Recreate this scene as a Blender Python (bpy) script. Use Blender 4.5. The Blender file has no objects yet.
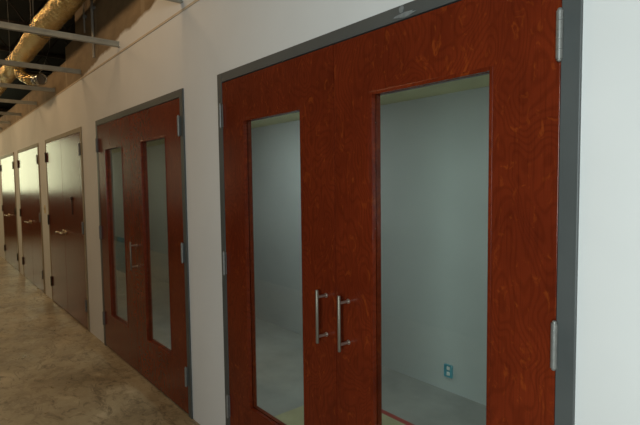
import bpy, bmesh, math, random
from mathutils import Vector, Matrix, noise
random.seed(4)
S = bpy.context.scene
COL = S.collection

# ------------------------------------------------------------------ camera
cam_data = bpy.data.cameras.new('camera')
cam = bpy.data.objects.new('camera', cam_data)
COL.objects.link(cam)
YAW, PITCH, ROLL, EYE = -0.881443, -0.061432, 0.01218, 1.568
cy, sy, cp, sp = math.cos(YAW), math.sin(YAW), math.cos(PITCH), math.sin(PITCH)
F = Vector((sy * cp, cy * cp, sp))
R0 = Vector((cy, -sy, 0)); U0 = Vector((-sy * sp, -cy * sp, cp))
R = R0 * math.cos(ROLL) - U0 * math.sin(ROLL)
U = R0 * math.sin(ROLL) + U0 * math.cos(ROLL)
M = Matrix((R, U, -F)).transposed().to_4x4()
M.translation = (0, 0, EYE)
cam.matrix_world = M
cam_data.sensor_width = 36
cam_data.lens = 484.43 / 640 * 36
cam_data.clip_start = 0.02
S.camera = cam

# ------------------------------------------------------------------ world, light, exposure
S.view_settings.view_transform = 'Standard'
S.view_settings.look = 'None'
S.view_settings.exposure = 0.0
S.view_settings.gamma = 1.0
S.cycles.light_sampling_threshold = 0.0
S.view_settings.use_curve_mapping = False
W = bpy.data.worlds.new('world'); S.world = W; W.use_nodes = True
W.node_tree.nodes['Background'].inputs[0].default_value = (0.75, 0.87, 1, 1)
W.node_tree.nodes['Background'].inputs[1].default_value = 0.35

def area(name, loc, direction, sx, sz, power, col):
    d = bpy.data.lights.new(name, 'AREA'); d.shape = 'RECTANGLE'; d.size = sx; d.size_y = sz
    d.energy = power; d.color = col
    o = bpy.data.objects.new(name, d); COL.objects.link(o)
    o.location = loc
    o.rotation_euler = Vector(direction).to_track_quat('-Z', 'Y').to_euler()
    return o
def bulb(name, loc, power, col, r=0.06):
    d = bpy.data.lights.new(name, 'POINT'); d.energy = power; d.color = col; d.shadow_soft_size = r
    o = bpy.data.objects.new(name, d); COL.objects.link(o); o.location = loc
    return o
YB = -1.5                     # far side of the corridor, behind the camera
XE, XN = -18.0, 2.6           # corridor ends
area('daylight_window', (0.9, YB - 0.16, 1.65), (0, 1, 0), 1.5, 1.4, 148, (0.955, 0.97, 1.0))
area('daylight_far_end', (XE - 0.16, -0.10, 2.27), (1, 0, 0), 1.9, 1.85, 48, (1.0, 0.91, 0.56))
for x, p in ((-3.6, 19), (-6.6, 22), (-9.6, 23), (-12.6, 26), (-15.6, 26)):
    a = area('corridor_fill', (x, 0.0, 3.9), (0, 0, -1), 1.4, 0.3, p, (1.0, 0.66, 0.34))  # unseen overhead fill, added to warm the floor and far walls
area('duct_side_fill', (-8.9, YB - 0.16, 1.75), (0, 1, 0), 0.8, 1.3, 9, (1.0, 0.76, 0.44))  # unseen source added for the highlight along the foil duct
for x, p, c in ((-0.9, 11, (0.94, 1.0, 0.97)), (-3.7, 15, (0.93, 1.0, 0.99)), (-7.6, 5, (1.0, 0.93, 0.68)), (-10.4, 8, (1.0, 0.95, 0.72))):
    area('inner_room_fill', (x, 1.95, 2.18), (0, 0.25, -1), 1.2, 0.3, p, c)  # hidden fill added to brighten the back wall seen through the glass

# ------------------------------------------------------------------ helpers
def box(bm, x0, x1, y0, y1, z0, z1):
    v = [bm.verts.new((x, y, z)) for z in (z0, z1) for y in (y0, y1) for x in (x0, x1)]
    for f in ((0, 2, 3, 1), (4, 5, 7, 6), (0, 1, 5, 4), (2, 6, 7, 3), (0, 4, 6, 2), (1, 3, 7, 5)):
        bm.faces.new([v[i] for i in f])
def tube(bm, pts, r, n=12, caps=True):
    """round tube along a polyline; r a number or one per point"""
    pts = [Vector(p) for p in pts]
    rs = r if isinstance(r, (list, tuple)) else [r] * len(pts)
    rings = []
    for i, p in enumerate(pts):
        t = (pts[min(i + 1, len(pts) - 1)] - pts[max(i - 1, 0)]).normalized()
        a = t.orthogonal().normalized() if i == 0 else (pa - t * pa.dot(t)).normalized()
        pa = a
        b = t.cross(a)
        rings.append([bm.verts.new(p + (a * math.cos(k * 2 * math.pi / n) + b * math.sin(k * 2 * math.pi / n)) * rs[i]) for k in range(n)])
    for A, B in zip(rings, rings[1:]):
        for k in range(n):
            f = bm.faces.new((A[k], A[(k + 1) % n], B[(k + 1) % n], B[k])); f.smooth = True
    if caps:
        for f in (bm.faces.new(rings[0][::-1]), bm.faces.new(rings[-1])):
            for e in f.edges: e.smooth = False
def ring(bm, x0, x1, z0, z1, hx0, hx1, hz0, hz1, y0, y1):
    """a slab y0..y1 with a rectangular hole"""
    o = [(x0, z0), (x1, z0), (x1, z1), (x0, z1)]; h = [(hx0, hz0), (hx1, hz0), (hx1, hz1), (hx0, hz1)]
    V = {}
    for nm, L in (('o', o), ('h', h)):
        for yi, y in enumerate((y0, y1)):
            for i, (x, z) in enumerate(L): V[nm, yi, i] = bm.verts.new((x, y, z))
    for i in range(4):
        j = (i + 1) % 4
        bm.faces.new((V['o', 0, i], V['o', 0, j], V['h', 0, j], V['h', 0, i]))
        bm.faces.new((V['o', 1, j], V['o', 1, i], V['h', 1, i], V['h', 1, j]))
        bm.faces.new((V['o', 0, j], V['o', 0, i], V['o', 1, i], V['o', 1, j]))
        bm.faces.new((V['h', 0, i], V['h', 0, j], V['h', 1, j], V['h', 1, i]))
def obj(name, bm, mat, parent=None, loc=None, bevel=0, **props):
    bmesh.ops.recalc_face_normals(bm, faces=bm.faces)
    me = bpy.data.meshes.new(name); bm.to_mesh(me); bm.free()
    me.materials.append(mat)
    o = bpy.data.objects.new(name, me); COL.objects.link(o)
    if parent: o.parent = parent
    if loc: o.location = loc
    if bevel:
        b = o.modifiers.new('edge', 'BEVEL'); b.width = bevel; b.segments = 2; b.limit_method = 'ANGLE'
    for k, v in props.items(): o[k] = v
    return o
def tag(o, label, cat, group=None, kind=None):
    o['label'] = label; o['category'] = cat
    if group: o['group'] = group
    if kind: o['kind'] = kind
    return o
def empty(name, loc, label, cat, group=None, kind=None):
    o = bpy.data.objects.new(name, None); COL.objects.link(o); o.location = loc
    o.empty_display_size = 0.1
    return tag(o, label, cat, group, kind)
def NB(): return bmesh.new()

# ------------------------------------------------------------------ materials
class NT:
    def __init__(s, name):
        s.m = bpy.data.materials.new(name); s.m.use_nodes = True
        s.t = s.m.node_tree; s.p = s.t.nodes['Principled BSDF']
    def n(s, kind, **kw):
        x = s.t.nodes.new(kind)
        for k, v in kw.items():
            if hasattr(x, k): setattr(x, k, v)
            else: x.inputs[k].default_value = v
        return x
    def l(s, a, ao, b, bi): s.t.links.new(a.outputs[ao], b.inputs[bi])
    def coord(s, scale=(1, 1, 1)):
        c = s.n('ShaderNodeTexCoord'); m = s.n('ShaderNodeMapping'); m.inputs['Scale'].default_value = scale
        s.l(c, 'Object', m, 'Vector'); return m
    def noise(s, vec, scale, detail=4, rough=.55, dist=0):
        x = s.n('ShaderNodeTexNoise'); x.inputs['Scale'].default_value = scale; x.inputs['Detail'].default_value = detail
        x.inputs['Roughness'].default_value = rough; x.inputs['Distortion'].default_value = dist
        s.l(vec, 0, x, 'Vector'); return x
    def ramp(s, src, so, stops):
        r = s.n('ShaderNodeValToRGB'); e = r.color_ramp.elements
        while len(e) < len(stops): e.new(.5)
        for q, (p, c) in zip(e, stops):
            q.position = p; q.color = (c[0], c[1], c[2], 1) if not isinstance(c, (int, float)) else (c, c, c, 1)
        s.l(src, so, r, 0); return r
    def mix(s, a, b, fac, fo=0, mode='MIX'):
        x = s.n('ShaderNodeMix'); x.data_type = 'RGBA'; x.blend_type = mode
        for inp, v in ((6, a), (7, b)):
            if isinstance(v, tuple): x.inputs[inp].default_value = (*v, 1)
            else: s.t.links.new(v.outputs[2 if v.bl_idname == 'ShaderNodeMix' else 0], x.inputs[inp])
        if isinstance(fac, (int, float)): x.inputs[0].default_value = fac
        else: s.l(fac, fo, x, 0)
        return x
    def base(s, x): s.t.links.new(x.outputs[2 if x.bl_idname == 'ShaderNodeMix' else 0], s.p.inputs['Base Color'])
    def bump(s, src, so, strength=.1, dist=.01):
        b = s.n('ShaderNodeBump'); b.inputs['Strength'].default_value = strength; b.inputs['Distance'].default_value = dist
        s.l(src, so, b, 'Height'); s.l(b, 0, s.p, 'Normal')

def simple(name, col, rough=.5, metal=0, var=.12, scale=12, bump=0, spec=None):
    t = NT(name); v = t.coord(); nz = t.noise(v, scale)
    d = tuple(c * (1 - var) for c in col); u = tuple(min(1, c * (1 + var)) for c in col)
    t.base(t.ramp(nz, 0, [(.3, d), (.7, u)]))
    t.p.inputs['Roughness'].default_value = rough; t.p.inputs['Metallic'].default_value = metal
    if spec is not None: t.p.inputs['Specular IOR Level'].default_value = spec
    if bump: t.bump(nz, 0, bump)
    return t.m

def wood():
    t = NT('red_stained_veneer')
    oi = t.n('ShaderNodeObjectInfo')
    sh = t.n('ShaderNodeVectorMath', operation='SCALE'); sh.inputs[0].default_value = (3.1, 0, 17.3)
    t.l(oi, 'Random', sh, 'Scale')
    c = t.n('ShaderNodeTexCoord')
    ad = t.n('ShaderNodeVectorMath', operation='ADD'); t.l(c, 'Object', ad, 0); t.l(sh, 0, ad, 1)
    def mp(sc):
        m = t.n('ShaderNodeMapping'); m.inputs['Scale'].default_value = sc; t.l(ad, 0, m, 'Vector'); return m
    # rotary-cut figure: contour lines of a stretched noise field
    big = t.noise(mp((3.2, 1, 1.7)), 1.35, 2.0, .45, .25)
    k = t.n('ShaderNodeMath', operation='MULTIPLY'); t.l(big, 0, k, 0); k.inputs[1].default_value = 210
    si = t.n('ShaderNodeMath', operation='SINE'); t.l(k, 0, si, 0)
    rg = t.n('ShaderNodeMapRange'); rg.inputs[1].default_value = -1; t.l(si, 0, rg, 0)
    fine = t.noise(mp((160, 40, 5)), 1, 4, .6)
    blot = t.noise(mp((4.5, 2, 3.2)), 1, 3, .6)
    fleck = t.noise(mp((30, 10, 17)), 1, 4, .6, 1.0)
    c0 = t.ramp(blot, 0, [(.30, (.122, .0160, .0052)), (.70, (.182, .0250, .0072))])
    c1 = t.mix(c0, (.070, .0090, .0030), t.ramp(rg, 0, [(.45, 0.0), (1.0, .32)]))
    c2 = t.mix(c1, (.058, .008, .003), t.ramp(fine, 0, [(.50, 0.0), (.75, .55)]))
    c3 = t.mix(c2, (.34, .066, .0105), t.ramp(fleck, 0, [(.58, 0.0), (.74, .48)]))
    t.base(c3)
    t.p.inputs['Roughness'].default_value = .23
    t.p.inputs['Specular IOR Level'].default_value = .25
    return t.m
def floor_mat():
    t = NT('scuffed_concrete'); v = t.coord()
    a = t.noise(v, 1.3, 8, .68, .3); b = t.noise(v, 4.2, 9, .72, .5); c = t.noise(v, 42, 6, .75)
    d = t.noise(t.coord((1.5, 3.4, 1)), 2.6, 8, .70, 2.2)
    base = t.ramp(a, 0, [(.34, (.190, .150, .088)), (.50, (.325, .268, .172)), (.66, (.455, .390, .270))])
    m1 = t.mix(base, (.110, .082, .045), t.ramp(d, 0, [(.36, .80), (.47, 0.0)]))
    m2 = t.mix(m1, (.64, .56, .41), t.ramp(b, 0, [(.55, 0.0), (.70, .60)]))
    w = t.n('ShaderNodeTexWave'); w.wave_type = 'RINGS'; w.inputs['Scale'].default_value = .9; w.inputs['Distortion'].default_value = 18
    w.inputs['Detail'].default_value = 6; w.inputs['Detail Scale'].default_value = 1.6; w.inputs['Detail Roughness'].default_value = .7; t.l(v, 0, w, 'Vector')
    m3 = t.mix(m2, (.090, .068, .040), t.ramp(w, 0, [(.86, 0.0), (.97, .34)]))
    m4 = t.mix(m3, (.66, .56, .40), t.ramp(c, 0, [(.56, 0.0), (.72, .35)]))
    m5 = t.mix(m4, (.11, .085, .05), t.ramp(c, 0, [(.30, .45), (.42, 0.0)]))
    t.base(m5)
    rr = t.ramp(b, 0, [(.35, .26), (.65, .55)]); t.l(rr, 0, t.p, 'Roughness')
    t.bump(c, 0, .15, .004)
    return t.m
def wall_mat():
    """painted drywall below a ragged paint line, bare brown board and joint mud above it"""
    t = NT('painted_drywall'); v = t.coord()
    nz = t.noise(v, 2.2, 3, .5)
    paint = t.ramp(nz, 0, [(.3, (.74, .745, .745)), (.7, (.78, .785, .785))])
    bn = t.noise(t.coord((1.0, 1, 2.2)), 3.5, 5, .6)
    board = t.ramp(bn, 0, [(.3, (.17, .115, .060)), (.7, (.27, .19, .105))])
    c = t.n('ShaderNodeTexCoord'); sx = t.n('ShaderNodeSeparateXYZ'); t.l(c, 'Object', sx, 0)
    e = t.noise(t.coord((1.1, 1, 1.1)), 1.4, 4, .6, .4)
    g = t.n('ShaderNodeMapRange'); g.inputs[1].default_value = -3.2; g.inputs[2].default_value = -5.6; g.inputs[3].default_value = 0; g.inputs[4].default_value = .21; t.l(sx, 'X', g, 0)
    m0 = t.n('ShaderNodeMath', operation='MULTIPLY_ADD'); t.l(e, 0, m0, 0); m0.inputs[1].default_value = .18; t.l(sx, 'Z', m0, 2)
    m = t.n('ShaderNodeMath', operation='ADD'); t.l(m0, 0, m, 0); t.l(g, 0, m, 1)
    msk = t.ramp(m, 0, [(.0, 0.0), (1, 1.0)])
    mr = t.n('ShaderNodeMapRange'); mr.inputs[1].default_value = 2.94; mr.inputs[2].default_value = 2.97; t.l(m, 0, mr, 0)
    up = t.n('ShaderNodeMath', operation='GREATER_THAN'); t.l(sx, 'Z', up, 0); up.inputs[1].default_value = 2.672
    mu = t.n('ShaderNodeMath', operation='MULTIPLY'); t.l(mr, 0, mu, 0); t.l(up, 0, mu, 1); mr = mu
    t.t.nodes.remove(msk)
    # vertical strip of lighter joint mud every 1.2 m
    mm = t.n('ShaderNodeMath', operation='PINGPONG'); t.l(sx, 'X', mm, 0); mm.inputs[1].default_value = .61
    st = t.ramp(mm, 0, [(.025, .5), (.05, 0.0)])
    bd = t.mix(board, (.34, .27, .18), st)
    t.base(t.mix(paint, bd, mr))
    t.p.inputs['Roughness'].default_value = .72
    t.bump(t.noise(v, 90, 2), 0, .03, .002)
    return t.m
def glass_mat():
    t = NT('window_glass'); n = t.t.nodes; n.remove(t.p)
    tr = t.n('ShaderNodeBsdfTransparent'); tr.inputs[0].default_value = (.90, .95, .93, 1)
    gl = t.n('ShaderNodeBsdfGlossy'); gl.inputs['Roughness'].default_value = .01
    fr = t.n('ShaderNodeFresnel'); ge = t.n('ShaderNodeNewGeometry')
    io = t.n('ShaderNodeMapRange'); io.inputs[3].default_value = 1.5; io.inputs[4].default_value = 1 / 1.5   # thin sheet: no inner mirror
    t.l(ge, 'Backfacing', io, 0); t.l(io, 0, fr, 0)
    mx = t.n('ShaderNodeMixShader'); t.l(fr, 0, mx, 0); t.l(tr, 0, mx, 1); t.l(gl, 0, mx, 2)
    t.l(mx, 0, n['Material Output'], 'Surface')
    return t.m
def foil_mat():
    t = NT('gold_foil'); v = t.coord((5, 14, 14)); nz = t.noise(v, 2.2, 6, .65, .6)
    t.base(t.ramp(nz, 0, [(.3, (.62, .45, .18)), (.7, (.90, .70, .36))]))
    t.p.inputs['Metallic'].default_value = .92; t.p.inputs['Roughness'].default_value = .22
    t.bump(nz, 0, .9, .02)
    return t.m

WOOD = wood(); FLOOR = floor_mat(); WALL = wall_mat(); GLASS = glass_mat(); FOIL = foil_mat()
FRAME = simple('grey_frame_paint', (.078, .086, .086), .45, 0, .10, 5)
TAN = simple('tan_frame_primer', (.30, .245, .165), .55, 0, .08, 5)
EDGE = simple('raw_drywall_edge', (.60, .50, .38), .8)
MUD = simple('dried_joint_mud', (.20, .21, .21), .8, 0, .2, 60)
STEEL = simple('satin_steel', (.24, .215, .175), .42, .6, .06, 40)
POST = simple('bright_steel', (.50, .45, .40), .32, .8, .05, 40)
HINGE = simple('brushed_hinge_steel', (.25, .25, .24), .42, .45, .10, 60)
DHINGE = simple('dark_hinge_steel', (.10, .09, .07), .45, .7, .10, 60)  # darker hinge metal for the far solid pairs
BRASS = simple('dull_lever_metal', (.42, .36, .26), .3, .95, .06, 40)
TEE = simple('dusty_galvanized', (.37, .375, .345), .5, .2, .18, 9)
WIRE = simple('wire_metal', (.30, .29, .27), .5, .6)
DECK = simple('dark_deck_paint', (.009, .007, .006), .8, 0, .3, 6)
JOIST = simple('dark_joist_steel', (.055, .045, .038), .45, .5, .4, 14)
CONDUIT = simple('conduit_metal', (.34, .32, .28), .5, .3)
INNERW = simple('blue_grey_inner_paint', (.46, .48, .475), .75, 0, .05, 2)
INNERC = simple('olive_inner_ceiling', (.78, .77, .50), .8, 0, .05, 2)
INNERF = simple('inner_concrete', (.30, .305, .295), .55, 0, .16, 3)
SHEETM = simple('floor_paper', (.42, .40, .25), .8, 0, .10, 7)
TAPE = simple('red_tape', (.36, .05, .045), .6)
BOXB = simple('blue_plastic_box', (.09, .34, .42), .4)
DEVICE = simple('pale_device_plastic', (.62, .66, .64), .4)
PANELB = simple('dark_blue_board', (.040, .24, .34), .5, 0, .15, 5)
PANELG = simple('grey_board', (.16, .17, .15), .6, 0, .1, 5)
BLACK = simple('black_plastic', (.012, .012, .012), .5)
SWITCH = simple('ivory_plate', (.72, .58, .30), .4)
OPP = simple('bare_brown_board', (.13, .105, .07), .8, 0, .06, 2)

# ------------------------------------------------------------------ structure
D = 1.328                     # front plane of frames and doors
WY, WB = D + 0.010, D + 0.122 # drywall faces
PAIRS = [(-2.514, -0.549), (-4.980, -2.985), (-7.410, -5.529), (-9.776, -7.921), (-12.114, -10.262)]
TOP = 2.134; FT = 2.184; FW = 0.050

bm = NB(); box(bm, XE - .3, XN + .2, YB - .2, WB, -.12, 0)
tag(obj('floor', bm, FLOOR), 'scuffed brown bare concrete floor of the corridor', 'floor', kind='structure')

bm = NB()
ZTOP = 3.42
xs = [XN] + [x for a, b in PAIRS for x in (b, a)] + [XE]
for i in range(0, len(xs), 2):      # piers
    box(bm, xs[i + 1], xs[i], WY, WB, 0, FT)
box(bm, -5.62, XN, WY, WB, FT, ZTOP)
box(bm, -6.09, -5.62, WY, WB, FT, 3.12)
box(bm, XE, -6.09, WY, WB, FT, 2.97)
tag(obj('wall_right', bm, WALL), 'pale painted drywall with the row of wooden doors, bare and brown above', 'wall', kind='structure')
bm = NB()
box(bm, XE, XN, WY - .004, WY, 2.660, 2.675)
tag(obj('trim_1', bm, EDGE), 'thin tan edge strip running along the wall at ceiling height', 'trim', kind='structure')

def wall_with_hole(name, axis, p0, p1, a0, a1, z0, z1, h, mat, label):
    bm = NB(); ha0, ha1, hz0, hz1 = h
    if axis == 'y':
        ring(bm, a0, a1, z0, z1, ha0, ha1, hz0, hz1, p0, p1)
        o = obj(name, bm, mat)
    else:
        ring(bm, a0, a1, z0, z1, ha0, ha1, hz0, hz1, p0, p1)
        bmesh.ops.rotate(bm, verts=bm.verts, cent=(0, 0, 0), matrix=Matrix(((0, 1, 0), (1, 0, 0), (0, 0, 1))))
        o = obj(name, bm, mat)
    return tag(o, label, 'wall', kind='structure')
bm = NB()
for x0, x1, z0, z1 in ((1.65, XN, 0, 4), (.15, 1.65, 0, .95), (.15, 1.65, 2.35, 4), (-8.5, .15, 0, 4), (-9.3, -8.5, 0, 1.1), (-9.3, -8.5, 2.4, 4), (XE, -9.3, 0, 4)):
    box(bm, x0, x1, YB - .12, YB, z0, z1)
tag(obj('wall_left', bm, OPP), 'bare brown board on the far side of the corridor with a window and an added opening', 'wall', kind='structure')
wall_with_hole('wall_end', 'x', XE - .12, XE, YB - .12, 3.2, 0, 4.0, (-1.05, .85, 1.35, 3.2), OPP, 'plain wall closing the far end of the corridor with a window')
bm = NB(); box(bm, XN, XN + .12, YB - .12, 3.2, 0, 4.0)
tag(obj('wall_near', bm, OPP), 'plain wall closing the near end of the corridor', 'wall', kind='structure')
bm = NB(); box(bm, XE - .3, XN + .2, YB - .2, 3.3, 4.0, 4.12)
tag(obj('ceiling', bm, DECK), 'dark open roof deck above the unfinished ceiling grid', 'ceiling', kind='structure')
for nm, (ax, p, a0, a1, z0, z1), lb in (('window_1', ('y', YB - .06, .15, 1.65, .95, 2.35), 'daylight window opposite the closest doors'),
                                    ('window_2', ('x', XE - .06, -1.05, .85, 1.35, 3.2), 'daylight window at the far end of the corridor'),
                                    ('added_window_3', ('y', YB - .06, -9.3, -8.5, 1.1, 2.4), 'narrow unseen window added for the side fill light, opposite the solid wooden doors')):  # the narrow one is an added opening for the duct's side fill
    w = empty(nm, (0, 0, 0), lb, 'window', kind='structure')
    for part, mat in (('window_frame', TAN), ('window_pane', GLASS)):
        bm = NB()
        if part == 'window_frame': ring(bm, a0, a1, z0, z1, a0 + .05, a1 - .05, z0 + .05, z1 - .05, p - .03, p + .03)
        else: box(bm, a0 + .05, a1 - .05, p - .003, p + .003, z0 + .05, z1 - .05)
        if ax == 'x': bmesh.ops.rotate(bm, verts=bm.verts, cent=(0, 0, 0), matrix=Matrix(((0, 1, 0), (1, 0, 0), (0, 0, 1))))
        obj(part, bm, mat, w)

# the shallow room behind the glazed doors
IB = 2.975
bm = NB(); box(bm, XE - .3, XN + .2, WB, IB + .1, -.12, 0)
tag(obj('floor_inner', bm, INNERF), 'grey concrete floor of the room behind the glass', 'floor', kind='structure')
bm = NB(); box(bm, XE, XN, IB, IB + .1, 0, 4.0)
tag(obj('wall_inner', bm, INNERW), 'blue-grey back wall of the room behind the glass', 'wall', kind='structure')
bm = NB(); box(bm, -13.0, .75, WB, IB, 2.20, 2.26)
tag(obj('ceiling_inner', bm, INNERC), 'low olive ceiling of the room behind the glass', 'ceiling', kind='structure')
bm = NB(); box(bm, -13.1, -13.0, WB, IB, 0, 2.20)
tag(obj('wall_inner_end', bm, INNERW), 'far end wall of the room behind the glass', 'wall', kind='structure')
bm = NB(); box(bm, .70, .75, WB, IB, 0, 2.20)
tag(obj('wall_inner_near', bm, INNERW), 'near end wall of the room behind the glass', 'wall', kind='structure')

# ------------------------------------------------------------------ door frames
FR_LABEL = ['dark grey metal frame around the closest glazed pair of doors', 'dark grey metal frame around the second glazed pair of doors',
            'tan metal frame around the nearest pair of solid doors', 'tan metal frame around the middle pair of solid doors',
            'tan metal frame around the farthest pair of solid doors']
for i, (a, b) in enumerate(PAIRS):
    fm = FRAME if i < 2 else TAN
    bm = NB()
    y1 = WB + .006
    box(bm, a, a + FW, D, y1, 0, FT); box(bm, b - FW, b, D, y1, 0, FT)
    box(bm, a + FW, b - FW, D, y1, TOP, FT)
    # door stops behind the leaves
    box(bm, a + FW, a + FW + .016, D + .052, D + .09, 0, TOP); box(bm, b - FW - .016, b - FW, D + .052, D + .09, 0, TOP)
    box(bm, a + FW + .016, b - FW - .016, D + .052, D + .09, TOP - .016, TOP)
    fr = tag(obj('trim_%d' % (i + 2), bm, fm, bevel=.002), FR_LABEL[i], 'door frame', kind='structure')
    if i == 0:
        bm = NB()          # smear of joint mud across the head of the frame
        rnd = random.Random(2)
        for cx, cz, rx, rz in ((-1.135, 2.147, .046, .0085), (-1.150, 2.169, .011, .012)):
            vs = [bm.verts.new((cx + rx * math.cos(t) * rnd.uniform(.75, 1.15), D - .0015, cz + rz * math.sin(t) * rnd.uniform(.75, 1.15))) for t in [k * math.pi / 8 for k in range(16)]]
            f = bm.faces.new(vs)
            g = bmesh.ops.extrude_face_region(bm, geom=[f])
            bmesh.ops.translate(bm, verts=[v for v in g['geom'] if isinstance(v, bmesh.types.BMVert)], vec=(0, .002, 0))
        obj('mud_smear', bm, MUD, fr, label='pale smear of joint mud on the frame head')

# ------------------------------------------------------------------ doors
HY = -.0125        # hinge barrel stands this far off the leaf face
HZ = (1.949, 1.1155, .277)
def hinge_mesh(side):
    """butt hinge at the leaf edge (local x=0 is the seam); side -1 = left-hand leaf edge"""
    bm = NB()
    n = 5; L = .125; r = .0088
    for k in range(n):
        z0 = -L / 2 + k * L / n; z1 = z0 + L / n - .0007
        tube(bm, [(0, HY, z0), (0, HY, z1)], r, 12)
    tube(bm, [(0, HY, L / 2 - .001), (0, HY, L / 2 + .004), (0, HY, L / 2 + .007)], [.0062, .0062, .003], 10)
    tube(bm, [(0, HY, -L / 2 - .007), (0, HY, -L / 2 - .004), (0, HY, -L / 2)], [.003, .0062, .0062], 10)
    return bm
def plate_mesh(side):
    bm = NB(); L = .125
    s = 1 if side < 0 else -1
    xa, xb = sorted((s * .002, s * .0075))
    box(bm, xa, xb, -.0018, .004, -L / 2, L / 2); box(bm, -.0035, .0035, HY, .004, -L / 2, L / 2)
    return bm
def leaf(n, x0, x1, hinge_side, label, lite=None, pull=None, lever=None, hm=HINGE):
    gap = .002
    xh = x0 if hinge_side < 0 else x1
    root = empty('door_%d' % n, ((x0 + x1) / 2, D + .002, 0), label, 'door', kind='structure')
    ox = (x0 + x1) / 2
    a, b = x0 + gap - ox, x1 - gap - ox
    bm = NB(); T = .045
    if lite:
        w0, w1 = lite[0] - ox, lite[1] - ox
        z0, z1 = lite[2], lite[3]
        ring(bm, a, b, .012, TOP - .004, w0, w1, z0, z1, 0, T)
    else:
        box(bm, a, b, 0, T, .012, TOP - .004)
    obj('leaf_panel', bm, WOOD, root, bevel=.0015)
    if lite:
        bm = NB(); ring(bm, w0 - .003, w1 + .003, z0 - .003, z1 + .003, w0 + .009, w1 - .009, z0 + .010, z1 - .010, -.0025, .002)
        ring(bm, w0 - .001, w1 + .001, z0 - .001, z1 + .001, w0 + .008, w1 - .008, z0 + .008, z1 - .008, .002, .018)
        ring(bm, w0 - .001, w1 + .001, z0 - .001, z1 + .001, w0 + .008, w1 - .008, z0 + .008, z1 - .008, .025, T + .002)
        obj('glazing_bead', bm, WOOD, root, bevel=.0012)
        bm = NB(); box(bm, w0 + .002, w1 - .002, .0185, .0245, z0 + .002, z1 - .002)
        obj('glass_pane', bm, GLASS, root)
    for z in HZ:
        h = obj('hinge', hinge_mesh(hinge_side), hm, root, loc=(xh - ox, 0, z))
        obj('hinge_plate', plate_mesh(hinge_side), hm, h)
    if pull:
        px = pull - ox
        bm = NB(); yb = -.052
        tube(bm, [(px, yb, .884), (px, yb, .886), (px, yb, 1.112), (px, yb, 1.114)], [.0056, .0068, .0068, .0056], 16)
        h = obj('pull_handle', bm, STEEL, root, label='brushed steel bar pull handle')
        for z in (.912, 1.083):
            bm = NB(); tube(bm, [(px, yb, z), (px, .001, z)], .0062, 12); tube(bm, [(px, -.003, z), (px, .0005, z)], .010, 14)
            obj('standoff', bm, POST, h)
    if lever:
        lx, d = lever[0] - ox, lever[1]
        bm = NB(); tube(bm, [(lx, .001, 1.005), (lx, -.006, 1.005), (lx, -.010, 1.005)], [.030, .030, .024], 20)
        h = obj('lever_rose', bm, BRASS, root, label='round metal rose of the lever')
        bm = NB(); tube(bm, [(lx, -.006, 1.005), (lx, -.045, 1.005), (lx + d * .004, -.056, 1.005), (lx + d * .02, -.060, 1.005), (lx + d * .09, -.060, 1.005), (lx + d * .115, -.054, 1.003)], [.010, .010, .0105, .0105, .009, .008], 12)
        obj('lever_handle', bm, BRASS, h)
    return root
LZ = (.338, 1.905)
def pair(i, n, seam, labels, **kw):
    a, b = PAIRS[i]
    l = leaf(n, a + FW, seam, -1, labels[0], kw.get('litel'), kw.get('pulll'), kw.get('leverl'), kw.get('hml', HINGE))
    r = leaf(n + 1, seam, b - FW, 1, labels[1], kw.get('liter'), kw.get('pullr'), kw.get('leverr'), kw.get('hmr', HINGE))
    return l, r
pair(0, 1, -1.517, ('left leaf of the closest pair, red-brown wood with tall narrow glass and a bar handle',
                    'largest red-brown wooden door leaf with tall glass, closest to the camera'),
     litel=(-2.244, -1.738, *LZ), liter=(-1.306, -.800, *LZ), pulll=-1.578, pullr=-1.438)
pair(1, 3, -4.005, ('left leaf of the second glazed pair, blue board visible through its glass and no handle showing',
                    'right leaf of the second glazed pair, with the slim bar handle near the seam'),
     litel=(-4.715, -4.232, *LZ), liter=(-3.785, -3.290, *LZ), pullr=-3.940)
pair(2, 5, -6.490, ('left leaf of the nearest solid wooden pair, paler and shinier at the top',
                    'right leaf of the nearest solid wooden pair, with a small black tag on it'),
     leverl=(-6.545, -1), leverr=(-6.425, 1), hml=DHINGE)
pair(3, 7, -8.800, ('left leaf of the middle solid wooden pair of doors', 'right leaf of the middle solid wooden pair of doors'),
     leverl=(-8.86, -1), leverr=(-8.74, 1), hml=DHINGE)
pair(4, 9, -11.17, ('left leaf of the farthest solid wooden pair, at the photo edge', 'right leaf of the farthest solid wooden pair of doors'),
     leverl=(-11.23, -1), leverr=(-11.11, 1), hml=DHINGE, hmr=DHINGE)

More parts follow.
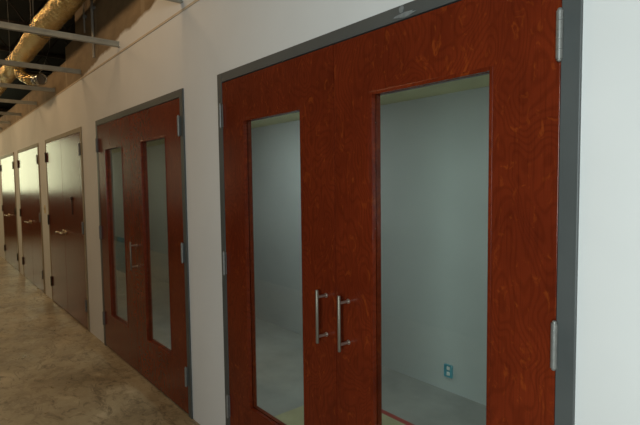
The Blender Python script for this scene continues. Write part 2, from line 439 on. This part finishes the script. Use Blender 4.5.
# ------------------------------------------------------------------ ceiling grid
TZ = 2.714
TXS = [-2.97, -4.225, -5.47, -6.69, -7.89, -9.25, -10.5, -11.7]
TL = ['metal ceiling grid bar meeting the wall between the two glazed pairs, at top edge',
      'metal ceiling grid bar crossing under the gold duct, ending above the second glazed pair',
      'metal ceiling grid bar just in front of the loose foil branch',
      'metal ceiling grid bar just behind the loose foil branch',
      'metal ceiling grid bar second beyond the loose foil branch',
      'metal ceiling grid bar third beyond the loose foil branch',
      'metal ceiling grid bar fourth beyond the loose foil branch, very short in view',
      'farthest metal ceiling grid bar, barely visible at the photo edge']
for x, lb in zip(TXS, TL):
    r = empty('ceiling_grid_bar', (x, WY, TZ), lb, 'ceiling grid bar', 'bars of the unfinished ceiling grid')
    L = WY - YB
    bm = NB(); box(bm, -.019, .019, -L, 0, 0, .004)
    obj('flange', bm, TEE, r, bevel=.001)
    bm = NB(); box(bm, -.0025, .0025, -L, 0, .004, .036); box(bm, -.0055, .0055, -L, 0, .036, .046)
    obj('web', bm, TEE, r)
    for y in (-.62, -1.6, -2.6):
        bm = NB(); tube(bm, [(0, y, .040), (.004, y + .004, .3), (0, y, 4.0 - TZ + .01)], .0016, 6)
        obj('hanger_wire', bm, WIRE, r)

# ------------------------------------------------------------------ gold foil duct
DY, DZ, DR = 1.110, 3.262, .108
bm = NB()
N = 28; xa, xb = -15.0, -1.2
steps = 900; rings = []
for i in range(steps + 1):
    x = xa + (xb - xa) * i / steps
    rb = .007 * (abs(math.sin(x * math.pi / .105)) * 2 - 1) + .010 * noise.noise((x * 1.6, 0, 3))
    oy, oz = .012 * noise.noise((x * .7, 5, 1)), .012 * noise.noise((x * .7, 1, 9))
    rr = []
    for k in range(N):
        t = k * 2 * math.pi / N
        q = DR + rb + .010 * noise.noise((x * 7, math.cos(t) * 2.2, math.sin(t) * 2.2)) + .005 * noise.noise((x * 22, math.cos(t) * 6, math.sin(t) * 6))
        rr.append(bm.verts.new((x, DY + oy + q * math.cos(t), DZ + oz + q * math.sin(t))))
    rings.append(rr)
for A, B in zip(rings, rings[1:]):
    for k in range(N):
        f = bm.faces.new((A[k], A[(k + 1) % N], B[(k + 1) % N], B[k])); f.smooth = True
bm.faces.new(rings[0][::-1]); bm.faces.new(rings[-1])
duct = tag(obj('flexible_duct', bm, FOIL), 'long crinkled gold foil duct running above the ceiling grid bars', 'duct')
for x in (-3.4, -5.9, -8.4, -10.9, -13.4):
    bm = NB()
    pts = [(x, DY + (DR + .02) * math.cos(t), DZ + (DR + .02) * math.sin(t)) for t in [k * math.pi / 12 for k in range(12, 25)]]
    pts = [(x, DY - DR - .02, 4.01)] + pts + [(x, DY + DR + .02, 4.01)]
    for p, q in zip(pts, pts[1:]):
        A = [bm.verts.new((px + dx, py, pz)) for (px, py, pz) in (p, q) for dx in (-.012, .012)]
        bm.faces.new((A[0], A[1], A[3], A[2]))
    o = obj('duct_strap', bm, JOIST, duct, label='dark strap holding up the duct')
    so = o.modifiers.new('thick', 'SOLIDIFY'); so.thickness = .0015
# short loose branch with a bright collar
br = empty('branch_duct', (-6.9, 1.05, 3.10), 'short loose foil branch with a shiny collar hanging below the gold duct', 'duct')
def loc(p): return (p[0] + 6.9, p[1] - 1.05, p[2] - 3.10)
bm = NB()
path = [(-7.34, 1.06, 3.045), (-7.26, 1.06, 3.00), (-7.10, 1.08, 2.93), (-6.95, 1.11, 2.875), (-6.80, 1.15, 2.855)]
fine = []
for i in range(len(path) - 1):
    for k in range(8):
        t = k / 8; fine.append(tuple(path[i][j] * (1 - t) + path[i + 1][j] * t for j in range(3)))
fine.append(path[-1])
tube(bm, [loc(p) for p in fine], [.058 + .007 * (i % 2) + .006 * noise.noise((i * .9, 0, 0)) for i in range(len(fine))], 16)
obj('foil_sleeve', bm, FOIL, br)
bm = NB()
a0, a1 = Vector(loc(path[-1])), Vector(loc((-6.66, 1.19, 2.848)))
tube(bm, [a0, a1], .056, 20, False); tube(bm, [a0, a0.lerp(a1, .12), a0.lerp(a1, .2)], [.064, .064, .058], 20, False)
tube(bm, [a0.lerp(a1, .88), a1], [.058, .068], 20, False)
c = obj('metal_collar', bm, simple('bright_galvanized', (.62, .63, .62), .22, 1.0, .25, 25), br, label='shiny metal collar')
so = c.modifiers.new('thick', 'SOLIDIFY'); so.thickness = .0015
bm = NB(); tube(bm, [a0.lerp(a1, .75), a0.lerp(a1, .8)], .054, 20)
obj('damper', bm, WIRE, br)
bm = NB(); tube(bm, [a0.lerp(a1, .5) + Vector((0, 0, .05)), a0.lerp(a1, .5) + Vector((.01, .07, .2)), a0.lerp(a1, .5) + Vector((.01, .135, .40)), a0.lerp(a1, .5) + Vector((0, .135, 1.16))], .002, 6)
obj('hanger_wire', bm, WIRE, br)

# ------------------------------------------------------------------ conduits and joists
for x, z0, y, r, lb in ((-4.89, 2.76, 1.315, .013, 'slim upright metal conduit on the brown board above the second glazed pair'),
                        (-5.19, 3.06, 1.320, .009, 'short thin conduit beside the upright one, just right of the duct')):
    bm = NB(); tube(bm, [(x, y, z0), (x, y, 4.005)], r, 12)
    o = tag(obj('conduit', bm, CONDUIT), lb, 'conduit', 'conduits above the ceiling grid')
    bm = NB(); box(bm, x - r - .014, x + r + .014, y + r - .004, WY, 3.2, 3.225); box(bm, x - r - .003, x + r + .003, y - r - .003, y + r, 3.2, 3.225)
    obj('clamp', bm, WIRE, o)
for j, x in enumerate((-4.2, -5.7, -7.2, -8.7, -10.2, -11.7)):
    r = empty('bar_joist', (x, YB, 3.6), ['open web roof joist closest to the camera in the dark above the duct', 'second open web roof joist in the dark above the duct',
              'third open web roof joist in the dark above the duct', 'fourth open web roof joist in the dark above the duct',
              'fifth open web roof joist in the dark above the duct', 'farthest open web roof joist in the dark above the duct'][j], 'roof joist', 'dark roof joists')
    L = IB - YB
    bm = NB(); box(bm, -.03, .03, 0, L, .36, .40); obj('top_chord', bm, JOIST, r)
    bm = NB(); box(bm, -.03, .03, 0, L, 0, .03); obj('bottom_chord', bm, JOIST, r)
    bm = NB(); pts = [(0, .0 + k * .24, .02 if k % 2 else .37) for k in range(int(L / .24) + 1)]
    for p, q in zip(pts, pts[1:]): tube(bm, [p, q], .010, 8)
    obj('web_rods', bm, JOIST, r)

# ------------------------------------------------------------------ small things
r = empty('outlet_box', (-2.121, IB, .159), 'small blue electrical outlet box low on the grey wall behind the glass', 'outlet')
bm = NB(); ring(bm, -.034, .034, -.046, .046, -.030, .030, -.042, .042, -.016, .02); box(bm, -.030, .030, -.006, .0, -.042, .042)
obj('box_body', bm, BOXB, r)
bm = NB(); box(bm, -.013, .014, -.012, -.002, .006, .034); box(bm, -.015, .012, -.012, -.002, -.036, -.008); box(bm, -.006, .006, -.006, .01, -.044, .044)
obj('receptacle', bm, DEVICE, r, bevel=.003)

bm = NB(); box(bm, -2.65, -.25, 1.50, 2.352, .0, .003)
o = tag(obj('floor_paper', bm, SHEETM), 'beige protective floor paper edged with red tape behind the closest glass', 'floor covering')
bm = NB(); box(bm, -2.65, -.25, 2.345, 2.385, .0005, .0042)
obj('red_tape', bm, TAPE, o, label='strip of red tape')

def board(name, x0, x1, yb, yt, h, t, mat, label):
    bm = NB(); box(bm, x0, x1, 0, t, 0, h)
    ang = math.asin((yt - yb) / h)
    o = obj(name, bm, mat, bevel=.003); o.location = (0, yb, .002); o.rotation_euler = (-ang, 0, 0)
    return tag(o, label, 'board')
board('leaning_board', -9.60, -8.70, 2.74, 2.885, .60, .03, PANELB, 'dark blue board leaning on the wall behind the second glazed pair')
board('leaning_board', -10.25, -9.72, 2.80, 2.925, .58, .02, PANELG, 'grey board leaning on the wall left of the dark blue board')

r = empty('hanging_tag', (-6.04, D + .002, 1.425), 'small black tag on a cord hanging on the nearest solid pair', 'tag')
bm = NB(); tube(bm, [(0, .002, 0), (0, -.012, 0), (0, -.016, 0)], [.020, .020, .014], 16); obj('knob', bm, BLACK, r)
bm = NB(); tube(bm, [(0, -.006, -.01), (.004, -.005, -.10), (.002, -.004, -.19)], .004, 8); obj('cord', bm, BLACK, r)

r = empty('switch_plate', (-7.665, WY, 1.245), 'small ivory switch plate on the wall left of the nearest solid pair', 'switch')
bm = NB(); box(bm, -.035, .035, -.006, .001, -.057, .057); obj('cover_plate', bm, SWITCH, r, bevel=.002)
bm = NB(); box(bm, -.005, .005, -.016, -.004, -.010, .012); obj('toggle', bm, DEVICE, r, bevel=.001)
